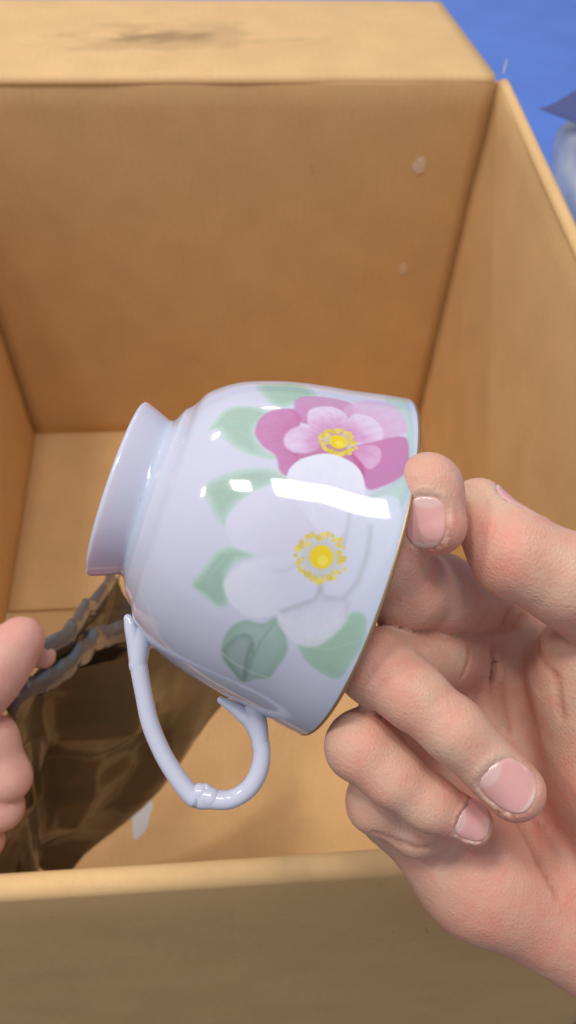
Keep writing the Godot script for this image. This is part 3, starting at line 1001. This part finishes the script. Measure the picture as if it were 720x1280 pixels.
func build_right_hand() -> void:
	var F := Flesh.new()
	F.bumps = noise(71, 120.0, 2)
	# palm, with the first bone of every finger
	F.chain(0, 0.010, [[Vector3(0.05154, 0.55318, 0.64596), 12.5], [Vector3(0.07273, 0.54177, 0.66223), 16.0], [Vector3(0.10570, 0.52779, 0.67818), 17.0]])
	F.chain(0, 0.010, [[Vector3(0.08892, 0.57516, 0.59585), 10.5], [Vector3(0.12589, 0.53153, 0.65645), 16.0]])
	F.chain(0, 0.010, [[Vector3(0.07820, 0.56519, 0.60500), 10.5], [Vector3(0.12360, 0.52465, 0.66397), 16.0]])
	F.chain(0, 0.010, [[Vector3(0.06480, 0.55383, 0.62262), 10.5], [Vector3(0.11996, 0.52242, 0.67005), 16.0]])
	F.chain(0, 0.010, [[Vector3(0.05350, 0.54719, 0.63907), 10.5], [Vector3(0.11983, 0.52512, 0.67485), 16.0]])
	F.chain(0, 0.010, [[Vector3(0.10347, 0.58708, 0.62532), 17.0], [Vector3(0.11079, 0.57337, 0.64498), 21.0], [Vector3(0.12262, 0.54915, 0.66253), 21.0]])
	F.chain(0, 0.010, [[Vector3(0.10347, 0.58708, 0.62532), 17.0], [Vector3(0.10274, 0.60634, 0.61748), 12.5]])
	F.chain(0, 0.010, [[Vector3(0.12351, 0.52865, 0.66698), 21.0], [Vector3(0.15339, 0.49874, 0.69090), 23.0], [Vector3(0.28630, 0.34138, 0.85356), 33.0]])
	F.chain(0, 0.010, [[Vector3(0.11430, 0.52734, 0.67802), 17.0], [Vector3(0.13525, 0.50551, 0.69667), 19.0], [Vector3(0.25419, 0.35596, 0.84709), 30.0]])
	F.chain(0, 0.010, [[Vector3(0.07761, 0.56700, 0.60586), 10.5], [Vector3(0.04002, 0.60406, 0.62582), 8.7]])
	F.chain(0, 0.010, [[Vector3(0.06432, 0.55575, 0.62333), 10.0], [Vector3(0.03581, 0.58927, 0.64062), 8.2]])
	F.chain(0, 0.010, [[Vector3(0.05310, 0.54920, 0.63966), 9.5], [Vector3(0.04150, 0.56993, 0.64910), 7.8]])
	F.chain(0, 0.010, [[Vector3(0.08246, 0.56799, 0.60843), 9.5], [Vector3(0.09123, 0.55402, 0.63031), 13.0]])
	# thumb
	F.chain(1, 0.005, [[Vector3(0.10274, 0.60634, 0.61748), 12.5], [Vector3(0.08638, 0.62057, 0.61319), 10.6], [Vector3(0.07400, 0.62374, 0.60750), 9.8], [Vector3(0.06758, 0.62441, 0.59396), 7.8]])
	# index, middle, ring and little finger: proximal bone out of the palm, then folded back over it
	F.chain(2, 0.0035, [[Vector3(0.08891, 0.57487, 0.59624), 9.0], [Vector3(0.06096, 0.59774, 0.60267), 10.6], [Vector3(0.04923, 0.60867, 0.60683), 10.4], [Vector3(0.04205, 0.62312, 0.60493), 9.4], [Vector3(0.05181, 0.63708, 0.59698), 8.0], [Vector3(0.05346, 0.63390, 0.60495), 7.1]])
	F.chain(3, 0.0035, [[Vector3(0.07761, 0.56700, 0.60586), 10.5], [Vector3(0.03927, 0.60496, 0.62621), 8.7], [Vector3(0.04757, 0.60484, 0.63409), 7.7], [Vector3(0.05628, 0.60315, 0.64247), 7.2], [Vector3(0.07063, 0.59399, 0.65490), 7.3]])
	F.chain(4, 0.0035, [[Vector3(0.06432, 0.55575, 0.62333), 10.0], [Vector3(0.03567, 0.59025, 0.64096), 8.1], [Vector3(0.04300, 0.58814, 0.64806), 7.0], [Vector3(0.05162, 0.58457, 0.65389), 6.3], [Vector3(0.06270, 0.57877, 0.65795), 5.7]])
	F.chain(5, 0.0035, [[Vector3(0.05310, 0.54920, 0.63966), 9.5], [Vector3(0.04150, 0.56993, 0.64910), 7.6], [Vector3(0.05138, 0.56625, 0.65522), 6.6], [Vector3(0.05867, 0.55957, 0.65497), 5.6]])
	var view := Vector3(0.07032, -0.02343, 0.12218) - Vector3(0.03885, 0.38028, 0.41549)
	var vr := Vector3(0.54080, 0.39541, 0.44851) - Vector3(0.03885, 0.38028, 0.41549)
	var vd := Vector3(0.02106, 0.08374, 0.82172) - Vector3(0.03885, 0.38028, 0.41549)
	view = view.normalized(); vr = vr.normalized(); vd = vd.normalized()
	F.add_nail(Vector3(0.06669, 0.60259, 0.65799), vr * 0.80 + vd * 0.55, -view + vd * 0.26 - vr * 0.10, 13.5, 10.8)
	F.add_nail(Vector3(0.06174, 0.58423, 0.65971), vr * 0.88 + vd * 0.42, -view + vd * 0.30, 9.5, 7.6)
	F.add_nail(Vector3(0.04865, 0.64062, 0.60883), vd * 1.0 - vr * 0.08, -view - vr * 0.30, 12.0, 9.6)
	F.add_nail(Vector3(0.07637, 0.62716, 0.59538), -vr * 0.53 - vd * 0.70 + view * 0.47, vr * 0.62 - vd * 0.55 + view * 0.10, 14.0, 12.5)
	F.all()
	# folds of the palm, laid on the flesh
	for c in [
		[[Vector3(0.07154, 0.60689, 0.61850), Vector3(0.06761, 0.60144, 0.62557), Vector3(0.06457, 0.59756, 0.63059)], 0.0011, 0.0005],
		[[Vector3(0.08081, 0.60776, 0.61829), Vector3(0.07719, 0.60078, 0.62751), Vector3(0.07735, 0.59345, 0.63762), Vector3(0.07881, 0.58781, 0.64554)], 0.0014, 0.0020],
		[[Vector3(0.08516, 0.60671, 0.62021), Vector3(0.08674, 0.59965, 0.63009), Vector3(0.08759, 0.59376, 0.63829)], 0.0012, 0.0007],
		[[Vector3(0.07549, 0.57918, 0.65705), Vector3(0.08083, 0.57461, 0.66392), Vector3(0.08489, 0.56881, 0.67234), Vector3(0.08902, 0.56420, 0.67913)], 0.0012, 0.0012],
		[[Vector3(0.07822, 0.57784, 0.65919), Vector3(0.08338, 0.57705, 0.66083), Vector3(0.08815, 0.57305, 0.66685)], 0.0011, 0.0007],
		[[Vector3(0.03914, 0.57453, 0.65955), Vector3(0.04508, 0.57329, 0.66190), Vector3(0.05408, 0.57309, 0.66314)], 0.0010, 0.0007],
		[[Vector3(0.07574, 0.64242, 0.62118), Vector3(0.07758, 0.63896, 0.62615), Vector3(0.07601, 0.63559, 0.63062)], 0.0012, 0.0002],
		[[Vector3(0.04720, 0.62093, 0.64770), Vector3(0.05067, 0.62204, 0.64654), Vector3(0.05500, 0.62318, 0.64544)], 0.0006, 0.00010],
		[[Vector3(0.04844, 0.61896, 0.65055), Vector3(0.05227, 0.62038, 0.64900), Vector3(0.05681, 0.62213, 0.64708)], 0.0006, 0.00010],
		[[Vector3(0.04263, 0.66029, 0.61008), Vector3(0.04661, 0.65984, 0.61112), Vector3(0.05065, 0.66034, 0.61087)], 0.0006, 0.00010],
	]:
		var laid := PackedVector3Array()
		for p in c[0]:
			var q: Vector3 = p
			for st in 60:
				var d := F.field(q)
				if d < 0.0001: break
				q += view * d * 0.9
			laid.append(q)
		F.creases.append([laid, c[1], c[2]])
	F.all()
	var blot := noise(72, 60.0, 3)
	var fineb := noise(73, 400.0, 2)
	var tips := [Vector3(0.06866, 0.59668, 0.65781), Vector3(0.06055, 0.58750, 0.66105), Vector3(0.05243, 0.63540, 0.61129), Vector3(0.07063, 0.62960, 0.61271), Vector3(0.04001, 0.61356, 0.63150), Vector3(0.08539, 0.57711, 0.66096)]
	var tint := func(p: Vector3, g: Vector3) -> Color:
		var c := Color(0.615, 0.385, 0.285)
		var red := Color(0.66, 0.265, 0.20)
		var t := 0.2 + 0.5 * blot.get_noise_3dv(p) + 0.35 * blot.get_noise_3dv(p * 3.0)
		t += 0.45 * exp(-p.distance_squared_to(Vector3(0.08712, 0.55152, 0.65887)) / 0.0013)
		for q in tips: t += 0.30 * exp(-p.distance_squared_to(q) / 0.00012)
		t += 0.10 * fineb.get_noise_3dv(p)
		c = c.lerp(red, clampf(t, 0.0, 1.0))
		for k in F.creases:
			var pts: PackedVector3Array = k[0]
			for i in pts.size() - 1:
				var ab := pts[i + 1] - pts[i]
				var ap := p - pts[i]
				var d := (ap - ab * clampf(ap.dot(ab) / ab.length_squared(), 0.0, 1.0)).length_squared()
				c = c.lerp(Color(0.42, 0.15, 0.105), minf(0.5, 0.5 * k[2] / 0.0012) * exp(-d / (k[1] * k[1] * 1.6)))
		for q in F.nails:
			var e: Vector3 = p - q.o
			var x: float = e.dot(q.b) / (q.W * 0.5)
			var y: float = e.dot(q.t) / (q.L * 0.5)
			if absf(e.dot(q.n)) < 0.006 and y < 0.75:
				var s := pow(pow(absf(x), 2.6) + pow(absf(y), 2.6), 1.0 / 2.6)
				c = c.lerp(Color(0.74, 0.62, 0.57), (0.22 + 0.6 * maxf(0.0, fineb.get_noise_3dv(p * 0.6))) * exp(-pow((s - 1.06) / 0.07, 2.0)))
		return c
	var o := thing("hand", "bare right hand holding the teacup by its rim, fingers folded over the palm", "hand", Vector3(0.09742, 0.55154, 0.64631))
	var sm := skin_material()
	part("skin", F.build(0.0013, tint), sm, o, -o.position)
	var nm := nail_material()
	for q in F.nails: part("fingernail", F.nail_mesh(q), nm, o, -o.position)

func build_left_hand() -> void:
	var F := Flesh.new()
	F.bumps = noise(81, 120.0, 2)
	F.chain(0, 0.012, [[Vector3(-0.11960, 0.45152, 0.58170), 20.0], [Vector3(-0.15094, 0.43273, 0.60420), 25.0], [Vector3(-0.24495, 0.37642, 0.66310), 30.0]])
	F.chain(0, 0.012, [[Vector3(-0.11036, 0.47220, 0.57980), 15.0], [Vector3(-0.13946, 0.44727, 0.60247), 20.0]])
	F.chain(0, 0.012, [[Vector3(-0.12044, 0.43762, 0.60075), 17.0], [Vector3(-0.15142, 0.42478, 0.61509), 22.0]])
	F.chain(1, 0.005, [[Vector3(-0.11036, 0.47220, 0.57980), 15.0], [Vector3(-0.09561, 0.48101, 0.56585), 12.5], [Vector3(-0.08977, 0.48301, 0.55861), 11.2], [Vector3(-0.08382, 0.48471, 0.55179), 9.8]])
	F.chain(2, 0.004, [[Vector3(-0.11907, 0.45603, 0.55851), 12.0], [Vector3(-0.09621, 0.46160, 0.54136), 8.5], [Vector3(-0.08567, 0.46088, 0.54349), 7.0], [Vector3(-0.08035, 0.46078, 0.54759), 5.6]])
	F.chain(3, 0.004, [[Vector3(-0.11624, 0.45162, 0.58192), 13.0], [Vector3(-0.09647, 0.46006, 0.58436), 9.5], [Vector3(-0.09110, 0.45109, 0.59728), 9.0], [Vector3(-0.10412, 0.44412, 0.59866), 8.0]])
	F.chain(4, 0.004, [[Vector3(-0.12008, 0.44358, 0.59259), 13.0], [Vector3(-0.10179, 0.44622, 0.59943), 9.5], [Vector3(-0.09510, 0.44051, 0.60630), 8.5], [Vector3(-0.10734, 0.43206, 0.60980), 7.5]])
	F.chain(5, 0.004, [[Vector3(-0.12392, 0.43553, 0.60325), 12.0], [Vector3(-0.11006, 0.43307, 0.61152), 8.5], [Vector3(-0.10391, 0.42885, 0.61629), 7.5], [Vector3(-0.11491, 0.42284, 0.61998), 6.5]])
	F.all()
	var blot := noise(82, 50.0, 3)
	var tint := func(p: Vector3, g: Vector3) -> Color:
		return Color(0.66, 0.38, 0.31).lerp(Color(0.64, 0.29, 0.24), clampf(0.4 + 0.6 * blot.get_noise_3dv(p), 0.0, 1.0))
	var o := thing("hand", "bare left hand pinching the edge of the dark plastic bag", "hand", Vector3(-0.10789, 0.45483, 0.58693))
	part("skin", F.build(0.0022, tint), skin_material(), o, -o.position)
